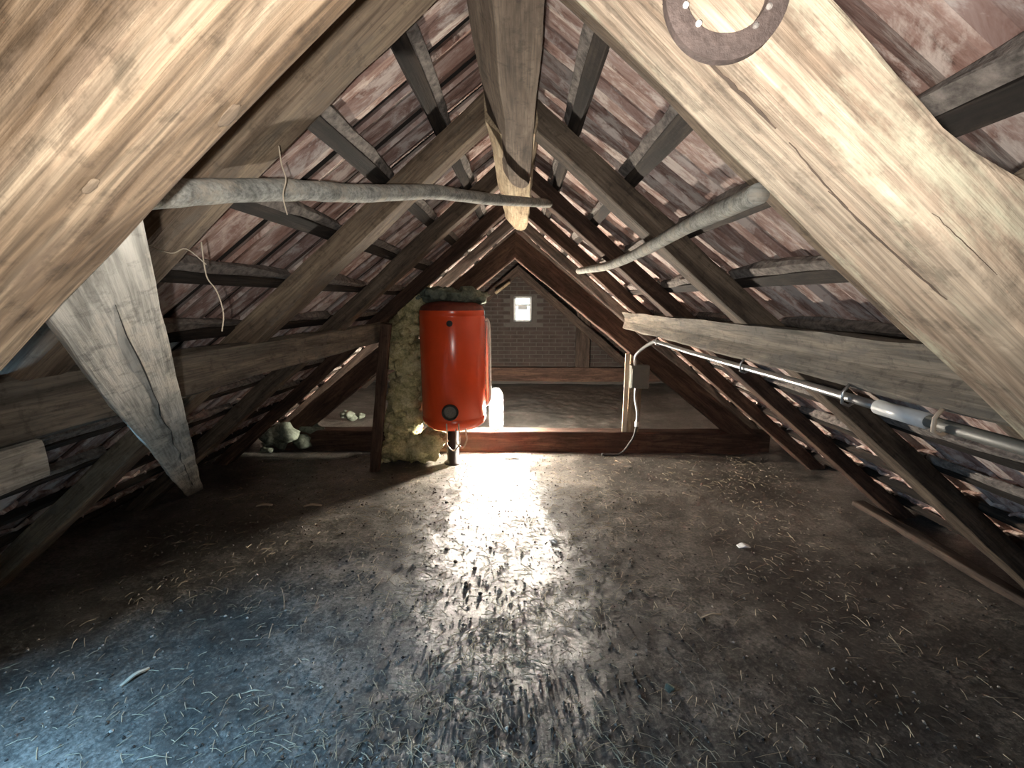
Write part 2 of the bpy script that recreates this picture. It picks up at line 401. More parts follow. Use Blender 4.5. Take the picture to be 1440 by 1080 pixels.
def build_slope(sg, name, label):
    off = 0.075
    bm = bmesh.new()
    ys = [Y0, Y1]; xs = [-0.10, 3.02]
    if sg < 0: ys = [Y0, ADDED_SKY['y0'], ADDED_SKY['y1'], Y1]; xs = [-0.10, ADDED_SKY['x0'], ADDED_SKY['x1'], 3.02]
    for a in range(len(xs) - 1):
        for b in range(len(ys) - 1):
            if sg < 0 and a == 1 and b == 1: continue
            q = [pl(sg, xs[a], ys[b], Z_TIL, off), pl(sg, xs[a + 1], ys[b], Z_TIL, off), pl(sg, xs[a + 1], ys[b + 1], Z_TIL, off), pl(sg, xs[a], ys[b + 1], Z_TIL, off)]
            r = [p + nrm(sg) * 0.03 for p in q]
            v = [bm.verts.new(p) for p in q + r]
            for f in ((0, 1, 2, 3), (4, 5, 6, 7), (0, 1, 5, 4), (1, 2, 6, 5), (2, 3, 7, 6), (3, 0, 4, 7)): bm.faces.new([v[i] for i in f])
    root = from_bm(name, bm, M['sheet']); tag(root, label, kind='structure')
    V = Vector((sg / NL, 0, -S / NL)); Wn = nrm(sg); U = V.cross(Wn)
    base = Matrix((U, V, Wn)).transposed().to_4x4()
    far = bmesh.new(); k = 0
    for row in range(-1, 12):
        x = ROW0 + DROW * row
        if row == -1: x = 0.03
        for c in range(0, 48):
            y = Y0 + TW * c
            if sg < 0 and ADDED_SKY['x0'] - 0.3 < x < ADDED_SKY['x1'] and ADDED_SKY['y0'] - TW < y < ADDED_SKY['y1']: continue
            p = pl(sg, x, y + (TW if U.y < 0 else 0), Z_TIL)
            m = base.copy(); m.translation = p + Wn * rt.uniform(-0.002, 0.004)
            m = m @ Matrix.Rotation(rt.uniform(-0.012, 0.012), 4, 'Z') @ Matrix.Rotation(rt.uniform(-0.015, 0.015), 4, 'Y')
            me = TM[k % 5]; k += 1
            if 0.15 < y < 4.45:
                o = bpy.data.objects.new('roof_tile', me); COL.objects.link(o); o.parent = root; o.matrix_local = m
            else:
                b2 = bmesh.new(); b2.from_mesh(me); b2.transform(m)
                tmp = bpy.data.meshes.new('t'); b2.to_mesh(tmp); b2.free(); far.from_mesh(tmp); bpy.data.meshes.remove(tmp)
    o = from_bm('roof_tiles_beyond', far, M['tile'], root); tag(o, kind='stuff')
    for row in range(0, 12):
        x = ROW0 + DROW * row
        ends = [(Y0, Y1)]
        if sg < 0 and ADDED_SKY['x0'] - 0.05 < x < ADDED_SKY['x1'] + 0.05: ends = [(Y0, ADDED_SKY['y0']), (ADDED_SKY['y1'], Y1)]
        for (ya, yb) in ends:
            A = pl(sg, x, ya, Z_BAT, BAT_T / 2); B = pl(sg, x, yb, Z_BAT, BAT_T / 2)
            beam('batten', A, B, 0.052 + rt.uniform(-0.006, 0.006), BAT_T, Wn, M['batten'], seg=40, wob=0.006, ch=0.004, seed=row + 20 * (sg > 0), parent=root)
        if row < 8:                                   # lime torching along the top of each batten, bay by bay
            for b in range(len(R_COMMON[:5])):
                ya = ([0.55] + R_COMMON)[b] + 0.03; yb = R_COMMON[b] - 0.10
                if sg < 0 and b == 0 and ADDED_SKY['x0'] - 0.3 < x < ADDED_SKY['x1'] + 0.1: continue
                if rt.random() < 0.22: ya += rt.uniform(0.0, 0.35)
                if yb - ya < 0.2: continue
                xx = x - 0.032
                A = pl(sg, xx, ya, Z_BAT, BAT_T * 0.62); B = pl(sg, xx, yb, Z_BAT, BAT_T * 0.62)
                beam('mortar_strip', A, B, 0.042, 0.034, Wn, M['mortar'], seg=16, wob=0.016, ch=0.006, seed=row * 7 + b + 50 * (sg > 0), parent=root)
    return root
roof_l = build_slope(-1, 'roof_left', 'underside of clay-tiled roof slope on the insulation side')
roof_r = build_slope(1, 'roof_right', 'underside of clay-tiled roof slope on the conduit side')

# made-up roof light in the left slope, throws blue daylight on the floor
wl = empty('added_roof_light', pl(-1, 1.7, 0.775, Z_BAT)); tag(wl, 'small added roof light, out of view, with wooden frame in the tiled slope', kind='structure')
for (xa, xb, ya, yb) in ((ADDED_SKY['x0'], ADDED_SKY['x1'], ADDED_SKY['y0'], ADDED_SKY['y0'] + 0.02), (ADDED_SKY['x0'], ADDED_SKY['x1'], ADDED_SKY['y1'] - 0.02, ADDED_SKY['y1'])):
    beam('window_frame', pl(-1, xa, (ya + yb) / 2, Z_TIL, 0.04), pl(-1, xb, (ya + yb) / 2, Z_TIL, 0.04), 0.025, 0.14, nrm(-1), M['darkwood'], seg=4, wob=0, ch=0.003, parent=wl)
for xa in (ADDED_SKY['x0'], ADDED_SKY['x1']):
    beam('window_frame', pl(-1, xa, ADDED_SKY['y0'], Z_TIL, 0.04), pl(-1, xa, ADDED_SKY['y1'], Z_TIL, 0.04), 0.025, 0.14, nrm(-1), M['darkwood'], seg=4, wob=0, ch=0.003, parent=wl)
pb = bmesh.new()
pb.faces.new([pb.verts.new(pl(-1, x, y, Z_TIL, 0.09)) for x, y in ((ADDED_SKY['x0'], ADDED_SKY['y0']), (ADDED_SKY['x1'], ADDED_SKY['y0']), (ADDED_SKY['x1'], ADDED_SKY['y1']), (ADDED_SKY['x0'], ADDED_SKY['y1']))])
from_bm('window_pane', pb, M['pane'], wl, Matrix())
pt = bpy.data.lights.new('added_roof_light_portal', 'AREA'); pt.shape = 'RECTANGLE'; pt.size = 0.38; pt.size_y = 1.0
pt.cycles.is_portal = True
po = bpy.data.objects.new('added_roof_light_portal', pt); COL.objects.link(po)
mz = Matrix((Vector((0, 1, 0)), Vector((-1 / NL, 0, -S / NL)), nrm(-1))).transposed().to_4x4(); mz.translation = pl(-1, 1.68, 0.775, Z_TIL, 0.11); po.matrix_world = mz

# ------------------------------------------------------------------ gable wall with its window, and the wall behind the camera
WX0, WX1, WZ0, WZ1 = -0.075, 0.245, 1.15, 1.60
def gable(name, y, hole, label):
    bm = bmesh.new(); zt = Z_TIL + 0.1
    def prism(poly):
        a = [bm.verts.new((x, y, z)) for x, z in poly]; b = [bm.verts.new((x, y + 0.25, z)) for x, z in poly]; n = len(a)
        bm.faces.new(a); bm.faces.new(b[::-1])
        for k in range(n): bm.faces.new((a[k], a[(k + 1) % n], b[(k + 1) % n], b[k]))
    e = 3.1; z_at = lambda x: zt - S * abs(x)
    if hole:
        prism([(-e, -0.05), (WX0, -0.05), (WX0, z_at(WX0)), (-e, max(z_at(e), -0.04))])
        prism([(WX1, -0.05), (e, -0.05), (e, max(z_at(e), -0.04)), (WX1, z_at(WX1))])
        prism([(WX0, -0.05), (WX1, -0.05), (WX1, WZ0), (WX0, WZ0)])
        prism([(WX0, WZ1), (WX1, WZ1), (WX1, z_at(WX1)), (0, zt), (WX0, z_at(WX0))])
    else: prism([(-e, -0.05), (e, -0.05), (e, max(z_at(e), -0.04)), (0, zt), (-e, max(z_at(e), -0.04))])
    o = from_bm(name, bm, M['joint']); tag(o, label, kind='structure'); return o
wall_b = gable('wall_back', Y1, True, 'dark brick gable wall with small bright window')
wall_f = gable('wall_front', Y0 - 0.25, False, 'plain gable wall behind the viewer')
bm = bmesh.new(); rb = random.Random(2); z = 0.34; row = 0
while z < 2.4:
    x = -2.6 + (0.12 if row % 2 else 0)
    while x < 2.6:
        lim = (Z_TIL - z) / S
        if abs(x + 0.11) < lim and not (x + 0.22 > WX0 - 0.03 and x < WX1 + 0.03 and z + 0.062 > WZ0 - 0.03 and z < WZ1 + 0.03):
            d = rb.uniform(0.006, 0.02); bbox(bm, (x + 0.005, Y1 - d, z + 0.005), (x + 0.225, Y1 + 0.02, z + 0.062))
        x += 0.235
    z += 0.072; row += 1
tag(from_bm('brickwork', bm, M['brick'], wall_b), kind='stuff')
w1 = empty('window_1', ((WX0 + WX1) / 2, Y1, WZ0)); tag(w1, 'small bright window high in the brick gable', kind='structure')
f = 0.035
box('window_frame', (WX0, Y1 + 0.03, WZ0), (WX0 + f, Y1 + 0.09, WZ1), M['white'], w1); box('window_frame', (WX1 - f, Y1 + 0.03, WZ0), (WX1, Y1 + 0.09, WZ1), M['white'], w1)
box('window_frame', (WX0, Y1 + 0.03, WZ0), (WX1, Y1 + 0.09, WZ0 + f), M['white'], w1); box('window_frame', (WX0, Y1 + 0.03, WZ1 - f), (WX1, Y1 + 0.09, WZ1), M['white'], w1)
box('glazing_bar', (WX0 + f, Y1 + 0.04, 1.43), (WX1 - f, Y1 + 0.075, 1.465), M['white'], w1)
box('window_vent', (WX0 + 0.075, Y1 + 0.05, 1.36), (WX1 - 0.075, Y1 + 0.07, 1.43), M['pvc'], w1)
box('window_pane', (WX0 + f, Y1 + 0.058, WZ0 + f), (WX1 - f, Y1 + 0.062, WZ1 - f), M['dimpane'], w1, bev=0)
p2 = bpy.data.lights.new('gable_window_portal', 'AREA'); p2.shape = 'RECTANGLE'; p2.size = 0.32; p2.size_y = 0.45; p2.cycles.is_portal = True
p2o = bpy.data.objects.new('gable_window_portal', p2); COL.objects.link(p2o); p2o.location = ((WX0 + WX1) / 2, Y1 + 0.14, (WZ0 + WZ1) / 2); p2o.rotation_euler = (-math.pi / 2, 0, 0)
tag(beam('gable_sill_beam', (-2.6, Y1 - 0.07, 0.20), (2.6, Y1 - 0.07, 0.20), 0.14, 0.26, (0, 0, 1), M['red'], seed=71), 'low timber sill beam along the foot of the brick gable', 'beam')
tag(beam('gable_post', (1.18, Y1 - 0.05, 0.33), (1.18, Y1 - 0.05, 1.44), 0.25, 0.10, (0, -1, 0), M['darkwood'], seed=72), 'dark timber post against the brick gable on the fuse-box side', 'post')
tag(beam('gable_post', (-1.18, Y1 - 0.05, 0.33), (-1.18, Y1 - 0.05, 1.44), 0.25, 0.10, (0, -1, 0), M['darkwood'], seed=73), 'dark timber post against the brick gable behind the red boiler', 'post')

# ------------------------------------------------------------------ rafters
def rafter(name, sg, yfar, w, zr, d, mat, label, seed, x1=2.72, slope=S, zsh=0.0, dfun=None, wob=0.008, cat='rafter', group=None, xs=0.0):
    n = Vector((sg * slope, 0, 1)).normalized()
    A = Vector((sg * xs, yfar - w / 2, zr + zsh - slope * xs)) + n * d / 2
    B = Vector((sg * x1, yfar - w / 2, zr + zsh - slope * x1)) + n * d / 2
    o = beam(name, A, B, w, d, n, mat, seg=34, wob=wob, seed=seed, cutx=0.0 if xs == 0 else None, dfun=dfun)
    return tag(o, label, cat, group)
# principal pair beside the camera: pale one carries the horseshoe, its top edge read from the photo
edge = [(1100, -70), (1165, 0), (1210, 50), (1250, 95), (1292, 138), (1330, 180), (1380, 216), (1440, 246), (1500, 280)]
YN = 0.40
nR = nrm(1); tR = Vector((1 / NL, 0, -S / NL)); dv = []
for e in edge:
    p = PY(*e, YN) - Vector((0, 0, Z_PRI)); p.y = 0
    dv.append((p.dot(tR), p.dot(nR)))
LR = 2.72 * NL
def pale_depth(t):
    s = t * LR
    if s <= dv[0][0]: return (dv[0][1], 0.0)
    for a, b in zip(dv[:-1], dv[1:]):
        if a[0] <= s <= b[0]: return (a[1] + (b[1] - a[1]) * (s - a[0]) / (b[0] - a[0]), 0.0)
    return (max(0.20, dv[-1][1] - 0.05 * (s - dv[-1][0])), 0.0)
def rafter_fine(*a, **k): return rafter(*a, **k)
A0 = Vector((0, YN + 0.06, Z_PRI)) + nR * 0.1; B0 = Vector((2.72, YN + 0.06, Z_PRI - S * 2.72)) + nR * 0.1
pr = beam('principal_rafter', A0, B0, 0.12, 0.20, nR, M['pale'], seg=120, wob=0.005, ch=0.007, seed=3, cutx=0.0, dfun=pale_depth)
tag(pr, 'thick pale cream principal rafter with wavy top edge carrying the horseshoe', 'rafter')
rafter('principal_rafter', -1, 0.52, 0.12, Z_PRI, 0.26, M['tan'], 'thick tan knotty principal rafter braced by the grey slanting strut', 5, wob=0.007)
# common rafters
LAB = ['first', 'second', 'third', 'fourth']
for i, y in enumerate(R_COMMON):
    for sg in (-1, 1):
        side = 'strut-side slope' if sg < 0 else 'conduit-side slope'
        if i == 0: lb = 'brown rafter on the %s, next behind the %s principal rafter' % (side, 'tan' if sg < 0 else 'pale')
        elif i < 4: lb = '%s brown rafter on the %s behind the %s principal rafter' % (LAB[i], side, 'tan' if sg < 0 else 'pale')
        else: lb = 'dark rafter on the %s, %s from the brick gable wall' % (side, ['fourth', 'third', 'second', 'first'][i - 4])
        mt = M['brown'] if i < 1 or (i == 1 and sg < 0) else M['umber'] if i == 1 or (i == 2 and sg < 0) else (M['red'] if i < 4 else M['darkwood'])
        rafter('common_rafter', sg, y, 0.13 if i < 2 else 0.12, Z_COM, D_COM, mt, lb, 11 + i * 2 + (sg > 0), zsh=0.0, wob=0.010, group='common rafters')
# principal truss in front of the store room
TY = 4.40
for sg in (-1, 1):
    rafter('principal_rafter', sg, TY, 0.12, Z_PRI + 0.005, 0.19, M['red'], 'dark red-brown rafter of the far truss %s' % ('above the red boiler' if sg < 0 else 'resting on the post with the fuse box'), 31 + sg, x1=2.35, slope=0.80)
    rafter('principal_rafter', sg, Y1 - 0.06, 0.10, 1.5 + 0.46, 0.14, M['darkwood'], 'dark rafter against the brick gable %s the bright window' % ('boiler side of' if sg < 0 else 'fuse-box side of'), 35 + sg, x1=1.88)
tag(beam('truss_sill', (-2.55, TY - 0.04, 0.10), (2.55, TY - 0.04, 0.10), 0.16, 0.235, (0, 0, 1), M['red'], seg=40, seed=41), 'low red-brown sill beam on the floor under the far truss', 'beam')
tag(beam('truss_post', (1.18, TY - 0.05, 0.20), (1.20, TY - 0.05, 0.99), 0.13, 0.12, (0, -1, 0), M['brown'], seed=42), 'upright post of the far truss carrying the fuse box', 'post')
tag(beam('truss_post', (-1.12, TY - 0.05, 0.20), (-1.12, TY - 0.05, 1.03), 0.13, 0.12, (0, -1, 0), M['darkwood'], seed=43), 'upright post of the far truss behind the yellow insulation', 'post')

# ridge timbers (five-sided hewn section, pointed ends)
def ridge(name, sec, ya, yb, tipl, mat, seed, label):
    bm = bmesh.new(); n = 40; rings = []
    for i in range(n + 1):
        t = i / n; y = ya + (yb - tipl - ya) * t
        rings.append([Vector((x + 0.008 * fbm(Vector((y * 1.9, k * 3.3, seed))), y, z + 0.007 * fbm(Vector((y * 1.9, k * 4.1, seed + 8))))) for k, (x, z) in enumerate(sec)])
    cx = sum(p[0] for p in sec[:4]) / 4; m = 7
    for i in range(1, m + 1):
        q = i / m; y = yb - tipl + tipl * q; s = math.sqrt(max(0.0, 1 - q ** 1.7)) * 0.97 + 0.03
        rings.append([Vector((cx + (x - cx) * s, y, z)) for x, z in [(v.x, v.z) for v in rings[n]]])
    c = Vector((cx, ya, sec[0][1])); vs = [[bm.verts.new(p - c) for p in r] for r in rings]; kk = len(sec)
    for i in range(len(vs) - 1):
        for k in range(kk): bm.faces.new((vs[i][k], vs[i][(k + 1) % kk], vs[i + 1][(k + 1) % kk], vs[i + 1][k]))
    bm.faces.new(vs[0][::-1]); bm.faces.new(vs[-1])
    # local axes: x runs along the timber so that the grain follows it
    rot = Matrix(((0, 1, 0), (-1, 0, 0), (0, 0, 1))).to_4x4()
    bm.transform(rot)
    mw = Matrix.Translation(c) @ rot.inverted()
    return tag(from_bm(name, bm, mat, None, mw), label, 'beam')
z1 = 2.13
ridge('ridge_beam', [(-0.005, z1), (0.045, z1 - 0.006), (0.105, z1), (0.115, z1 + 0.07), (0.10, z1 + 0.20), (-0.085, z1 + 0.20), (-0.075, z1 + 0.10)], -0.3, 2.62, 0.16, M['ridge'], 2.2,
      'brown hewn ridge beam running overhead, ending in a V point')
z2 = 2.155
ridge('ridge_beam', [(-0.02, z2), (0.045, z2 - 0.008), (0.11, z2), (0.125, z2 + 0.05), (0.10, z2 + 0.19), (-0.09, z2 + 0.19), (-0.08, z2 + 0.05)], 1.9, 4.30, 0.42, M['ridge_pale'], 6.1,
      'paler pointed ridge beam continuing behind the brown one to the far truss')

# purlins
def purlin(sec, ya, yb, mat, seed, label):
    bm = bmesh.new(); n = 60; rings = []; c = Vector((sec[0][0], ya, sec[0][1]))
    for i in range(n + 1):
        y = ya + (yb - ya) * i / n
        rings.append([bm.verts.new(Vector((x + 0.012 * fbm(Vector((y * 2.2, k * 3.3, seed))), y, z + 0.009 * fbm(Vector((y * 2.2, k * 4.1, seed + 8))))) - c) for k, (x, z) in enumerate(sec)])
    kk = len(sec)
    for i in range(n):
        for k in range(kk): bm.faces.new((rings[i][k], rings[i][(k + 1) % kk], rings[i + 1][(k + 1) % kk], rings[i + 1][k]))
    bm.faces.new(rings[0][::-1]); bm.faces.new(rings[-1])
    rot = Matrix(((0, 1, 0), (-1, 0, 0), (0, 0, 1))).to_4x4(); bm.transform(rot)
    return tag(from_bm('purlin', bm, mat, None, Matrix.Translation(c) @ rot.inverted()), label, 'purlin')
purlin([(1.025, 1.405), (1.045, 1.36), (1.052, 1.325), (1.035, 1.262), (1.055, 1.245), (1.16, 1.24), (1.19, 1.27), (1.19, 1.30), (1.05, 1.41)], -1.2, 4.28, M['greybrown'], 1.7,
       'long grey-brown purlin under the rafters above the steel conduit')
purlin([(-1.13, 1.315), (-1.148, 1.27), (-1.14, 1.225), (-1.125, 1.175), (-1.15, 1.165), (-1.27, 1.165), (-1.30, 1.19), (-1.30, 1.20), (-1.16, 1.33)], -1.2, 4.28, M['greybrown'], 5.2,
       'long grey-brown purlin crossed by the slanting strut')
tag(beam('purlin_cleat', (-1.19, 0.2, 1.115), (-1.19, 1.03, 1.115), 0.13, 0.10, (0, 0, 1), M['grey'], seg=16, seed=52, wob=0.012), 'short grey timber offcut fixed beneath the purlin by the strut', 'timber')
# slanting strut from the tan principal rafter to the foot of the slope
SA = PY(101, 347, 0.525); SB = PZ(272, 690, 0.02)
sax = (SB - SA).normalized(); sup = EYE + Vector((0.1, 0, 0)) - (SA + SB) / 2
SA2 = SA
st = beam('slanting_strut', SA2 + sax * 0.0, SB, 0.122, 0.05, sup, M['grey'], cuty=0.516, seg=40, wob=0.007, ch=0.008, seed=61, wfun=lambda t: 1.06 - 0.1 * t)
tag(st, 'light grey slanting strut with a long crack, propped from tan rafter to floor', 'strut')
Lst = (SB - SA2).length                                # the long drying crack: thin dark sliver let into the face
ck = []
for i in range(26):
    t = 0.03 + 0.80 * i / 25; ck.append(Vector((t * Lst, 0.010 + 0.009 * noise.noise(Vector((i * 0.55, 1, 2))) - 0.008 * t, 0.0305)))
bm = bmesh.new(); rows = []
for i, p in enumerate(ck):
    hw = 0.0013 * (0.25 + abs(noise.noise(Vector((i * 0.8, 5, 5)))) * 2.2) * (0.3 if i in (0, 25) else 1)
    rows.append([bm.verts.new(p + Vector((0, -hw, 0))), bm.verts.new(p + Vector((0, hw, 0))), bm.verts.new(p + Vector((0, 0, -0.008)))])
for a, b in zip(rows[:-1], rows[1:]):
    for k in range(3): bm.faces.new((a[k], a[(k + 1) % 3], b[(k + 1) % 3], b[k]))
bm.faces.new(rows[0]); bm.faces.new(rows[-1][::-1])
c_ = from_bm('crack', bm, M['black'], st, PMW[st.name]); c_['label'] = 'dark drying crack'
# leaning post by the insulation
LP0 = PZ(527, 662, 0.0); LP1 = PY(543, 455, 3.62)
tag(beam('leaning_post', LP0, LP1, 0.085, 0.07, (0, -1, 0), M['red'], seed=63), 'thin dark post leaning beside the yellow insulation', 'post')

# poles tied under the rafters (pixels give the bends, the rafters they rest on give the distance)
def pole(name, px, ya, yb, th, mat, label):
    pts = []; rads = []; n = len(px)
    Ls = [0]
    for a, b in zip(px[:-1], px[1:]): Ls.append(Ls[-1] + math.hypot(b[0] - a[0], b[1] - a[1]))
    for i, p in enumerate(px):
        t = Ls[i] / Ls[-1]; Y = 1.0 / ((1 - t) / ya + t / yb)
        pts.append(PY(p[0], p[1], Y)); rads.append(th[0] + (th[1] - th[0]) * (Y - ya) / (yb - ya))
    sp = smooth_path(pts, 6); rr = [rads[min(int(i / 6), n - 1)] * (1 + 0.10 * noise.noise(Vector((i * 0.3, 2, 7)))) for i in range(len(sp))]
    bmn = tube(name, sp, rr, mat, sides=14); return tag(bmn, label, 'pole')
pl_px = [(196, 276), (260, 271), (330, 268), (400, 267), (450, 269), (500, 272), (560, 271), (610, 270), (650, 275), (700, 281), (772, 286)]
pole('bent_pole', pl_px, 0.86, 2.86, (0.026, 0.024), M['pole'], 'thin wavy grey pole crossing under the ridge beam')
pr_px = [(1068, 272), (1010, 298), (960, 322), (915, 347), (880, 364), (850, 375), (814, 381)]
pole('bent_pole', pr_px, 1.06, 3.82, (0.024, 0.026), M['pole'], 'thin grey curved pole hanging under the conduit-side rafters')

# ------------------------------------------------------------------ horseshoe on the pale rafter
hc = PY(1022, -12, YN - 0.004); hs = empty('horseshoe', hc); tag(hs, 'rusty iron horseshoe nailed to the pale rafter', 'horseshoe')
bm = bmesh.new(); rows = []; ro, ri = 0.0485, 0.0285; sc = 1.0
for i in range(41):
    a = math.radians(-90 + (-132 + 264 * i / 40)); e = abs(i - 20) / 20; k = 1.0 - 0.10 * max(0, e - 0.6)
    wid = (ro - ri) * (1.0 - 0.28 * e)
    o_ = Vector((math.cos(a) * ro * k, 0, math.sin(a) * ro * 1.03)); i_ = Vector((math.cos(a) * (ro - wid) * k, 0, math.sin(a) * (ro - wid) * 1.03))
    rows.append([bm.verts.new(v) for v in (o_ + Vector((0, 0.004, 0)), o_ * 0.99 + Vector((0, -0.003, 0)), (o_ + i_) / 2 + Vector((0, -0.0035, 0)), i_ * 1.02 + Vector((0, -0.003, 0)), i_ + Vector((0, 0.004, 0)))])
for a, b in zip(rows[:-1], rows[1:]):
    for k in range(5): bm.faces.new((a[k], a[(k + 1) % 5], b[(k + 1) % 5], b[k]))
bm.faces.new(rows[0]); bm.faces.new(rows[-1][::-1])
from_bm('shoe', bm, M['iron'], hs, Matrix.Translation(hc))
for (px, py) in ((964, 8), (982, 34), (1062, 37), (1081, 10)):
    p = PY(px, py, YN - 0.007); o = lathe('nail', [(0, -0.003), (0.0024, -0.002), (0.0022, 0.002), (0, 0.0025)], M['nail'] if px < 1000 else M['mortar'], hs, p, 10)
    o.matrix_local = o.matrix_local @ Matrix.Rotation(math.pi / 2, 4, 'X')

# ------------------------------------------------------------------ boiler
HX, HY = -0.558, 3.98; HR = 0.292
hz0 = PY(640, 608, HY - 0.20).z; hz1 = PY(640, 424, HY).z
hb = empty('water_heater', (HX, HY, 0)); tag(hb, 'orange-red cylindrical water heater with gauge near its base', 'water heater')
H = hz1 - hz0
prof = [(0, 0), (HR * 0.55, 0.006), (HR * 0.83, 0.022), (HR * 0.965, 0.055), (HR, 0.095), (HR, 0.112), (HR * 0.985, 0.118), (HR * 0.985, 0.130), (HR, 0.136), (HR, H * 0.5), (HR, H - 0.135), (HR * 0.99, H - 0.128), (HR * 0.99, H - 0.118), (HR, H - 0.112), (HR * 0.985, H - 0.075)]
lathe('tank', prof, M['enamel'], hb, (HX, HY, hz0), 72)
lathe('top_cap', [(HR * 0.985, H - 0.076), (HR * 0.93, H - 0.04), (HR * 0.75, H - 0.012), (HR * 0.4, H + 0.004), (0, H + 0.008)], M['captop'], hb, (HX, HY, hz0), 64)
def front(px, py):                                     # a pixel on the drum's front
    d = ray(px, py); ox, oy = EYE.x - HX, EYE.y - HY; a = d.x ** 2 + d.y ** 2; b = 2 * (ox * d.x + oy * d.y); c = ox * ox + oy * oy - HR * HR
    return EYE + d * ((-b - math.sqrt(max(b * b - 4 * a * c, 0))) / (2 * a))
def disc(name, p, r, t, mat, parent, seg=28, rim=0.0):
    n = Vector((p.x - HX, p.y - HY, 0)).normalized()
    prof = [(0, t), (r * 0.8, t), (r, t * 0.7), (r, -0.02), (0, -0.02)] if not rim else [(r - rim, 0.001), (r - rim, t * 0.8), (r - rim * 0.6, t), (r - rim * 0.2, t), (r, t * 0.6), (r, -0.02)]
    o = lathe(name, prof, mat, parent, p, seg); mw = frame_of(p, p + Vector((0, 0, 1)), n); PMW[o.name] = mw
    o.matrix_local = PMW[parent.name].inverted() @ mw; return o
g = front(633, 580); gr = disc('gauge', g, 0.072, 0.022, M['black'], hb, rim=0.016); gr['label'] = 'round black-rimmed gauge'
disc('dial', g, 0.058, 0.006, M['dial'], gr)
pp = front(632, 455); disc('port', pp, 0.026, 0.006, M['black'], hb)['label'] = 'small dark threaded port'
# pale strip of pipe lagging down the side
sx = PY(688, 500, HY).x
tube('side_pipe', smooth_path([(HX + HR + 0.005, HY + 0.06, hz0 + H * 0.86), (HX + HR + 0.022, HY + 0.10, hz0 + H * 0.78), (HX + HR + 0.024, HY + 0.10, hz0 + H * 0.36), (HX + HR + 0.020, HY + 0.10, hz0 + H * 0.20), (HX + HR - 0.05, HY + 0.06, hz0 + H * 0.15)], 6), 0.022, M['foam'], hb)['label'] = 'pale lagged pipe down the side'
wz = front(640, 590)
for k, (px0, px1, low) in enumerate((((628, 596), (645, 596), 634), ((641, 604), (655, 603), 630))):
    a = PY(px0[0], px0[1], wz.y - 0.012); b = PY(px1[0], px1[1], wz.y - 0.012); m_ = PY((px0[0] + px1[0]) / 2 + 2, low, wz.y - 0.02)
    ma = PY(px0[0] + 1, low - 8, wz.y - 0.015); mb = PY(px1[0] + 1, low - 10, wz.y - 0.015)
    tube('wire', smooth_path([a, (a + ma) / 2, ma, m_, mb, (b + mb) / 2, b], 5), 0.0065, M['copper'], hb, sides=8)['label'] = 'pale looped wire under the tank'
lathe('leg', [(0.0, 0.0), (0.085, 0.0), (0.085, 0.012), (0.055, 0.02), (0.055, hz0 + 0.05), (0.0, hz0 + 0.05)], M['black'], hb, (HX - 0.02, HY - 0.02, 0.0), 24)['label'] = 'dark round support under the tank'
box('wall_bracket', (HX - 0.30, HY + 0.20, hz0 + 0.30), (HX + 0.20, HY + 0.30, hz0 + 0.36), M['iron'], hb)
box('wall_bracket', (HX - 0.30, HY + 0.20, hz0 + 0.85), (HX + 0.20, HY + 0.30, hz0 + 0.91), M['iron'], hb)

# ------------------------------------------------------------------ mineral wool around the tank
def wool(name, lumps, mat, label, seed, cat='insulation', sub=3, amp=0.45):
    bm = bmesh.new(); c0 = Vector(lumps[0][0])
    for i, (c, r) in enumerate(lumps):
        c = Vector(c); res = bmesh.ops.create_icosphere(bm, subdivisions=sub, radius=1.0)
        for v in res['verts']:
            d = v.co.normalized(); q = d * 1.4 + Vector((i * 3.7, seed, i * 1.1))
            k = 1 + amp * fbm(q * 1.3, 2) + amp * 0.45 * fbm(q * 4.2, 3)
            v.co = c - c0 + Vector((d.x * r[0], d.y * r[1], d.z * r[2])) * k
    return tag(from_bm(name, bm, mat, None, Matrix.Translation(c0), True), label, cat)
rw = random.Random(8); L1 = []
wx = lambda px, py, Y: PY(px, py, Y)
for i in range(13):
    t = i / 12; py = 640 - 215 * t
    for k in range(2):
        px = 572 + (18 if t < 0.12 else 0) * k + rw.uniform(-7, 7) + (10 if t > 0.85 else 0); yy = 4.02 + 0.10 * k
        c = wx(px, py, yy); c.z = max(c.z, 0.12); L1.append((c, (rw.uniform(0.12, 0.17), 0.13, rw.uniform(0.10, 0.15))))
for px, py in ((556, 632), (590, 634), (603, 628), (610, 618)): 
    c = wx(px, py, 3.95); c.z = max(c.z, 0.10); L1.append((c, (0.12, 0.12, 0.11)))
for i in range(80):
    c, r = rw.choice(L1[:26]); a = rw.uniform(0, 6.28); b = rw.uniform(-1.2, 1.2)
    L1.append((Vector((c[0] + r[0] * math.cos(a) * math.cos(b), c[1] - abs(r[1] * math.sin(a) * math.cos(b)), max(0.06, c[2] + r[2] * math.sin(b)))), (rw.uniform(0.035, 0.07), 0.05, rw.uniform(0.035, 0.065))))
wool('insulation_blanket', L1, M['wool'], 'yellow mineral wool blanket hanging beside the red water heater', 3.3)
L2 = []
for i in range(8):
    c = PY(592 + 11 * i, 418 + (3 if i in (0, 7) else 0) - rw.uniform(0, 5), HY); L2.append((Vector((c.x, HY + rw.uniform(-0.08, 0.1), c.z)), (0.10, 0.16, rw.uniform(0.05, 0.075))))
wool('mineral_wool_tuft', L2, M['palewool'], 'grey-green wool lying on top of the red water heater', 5.9)
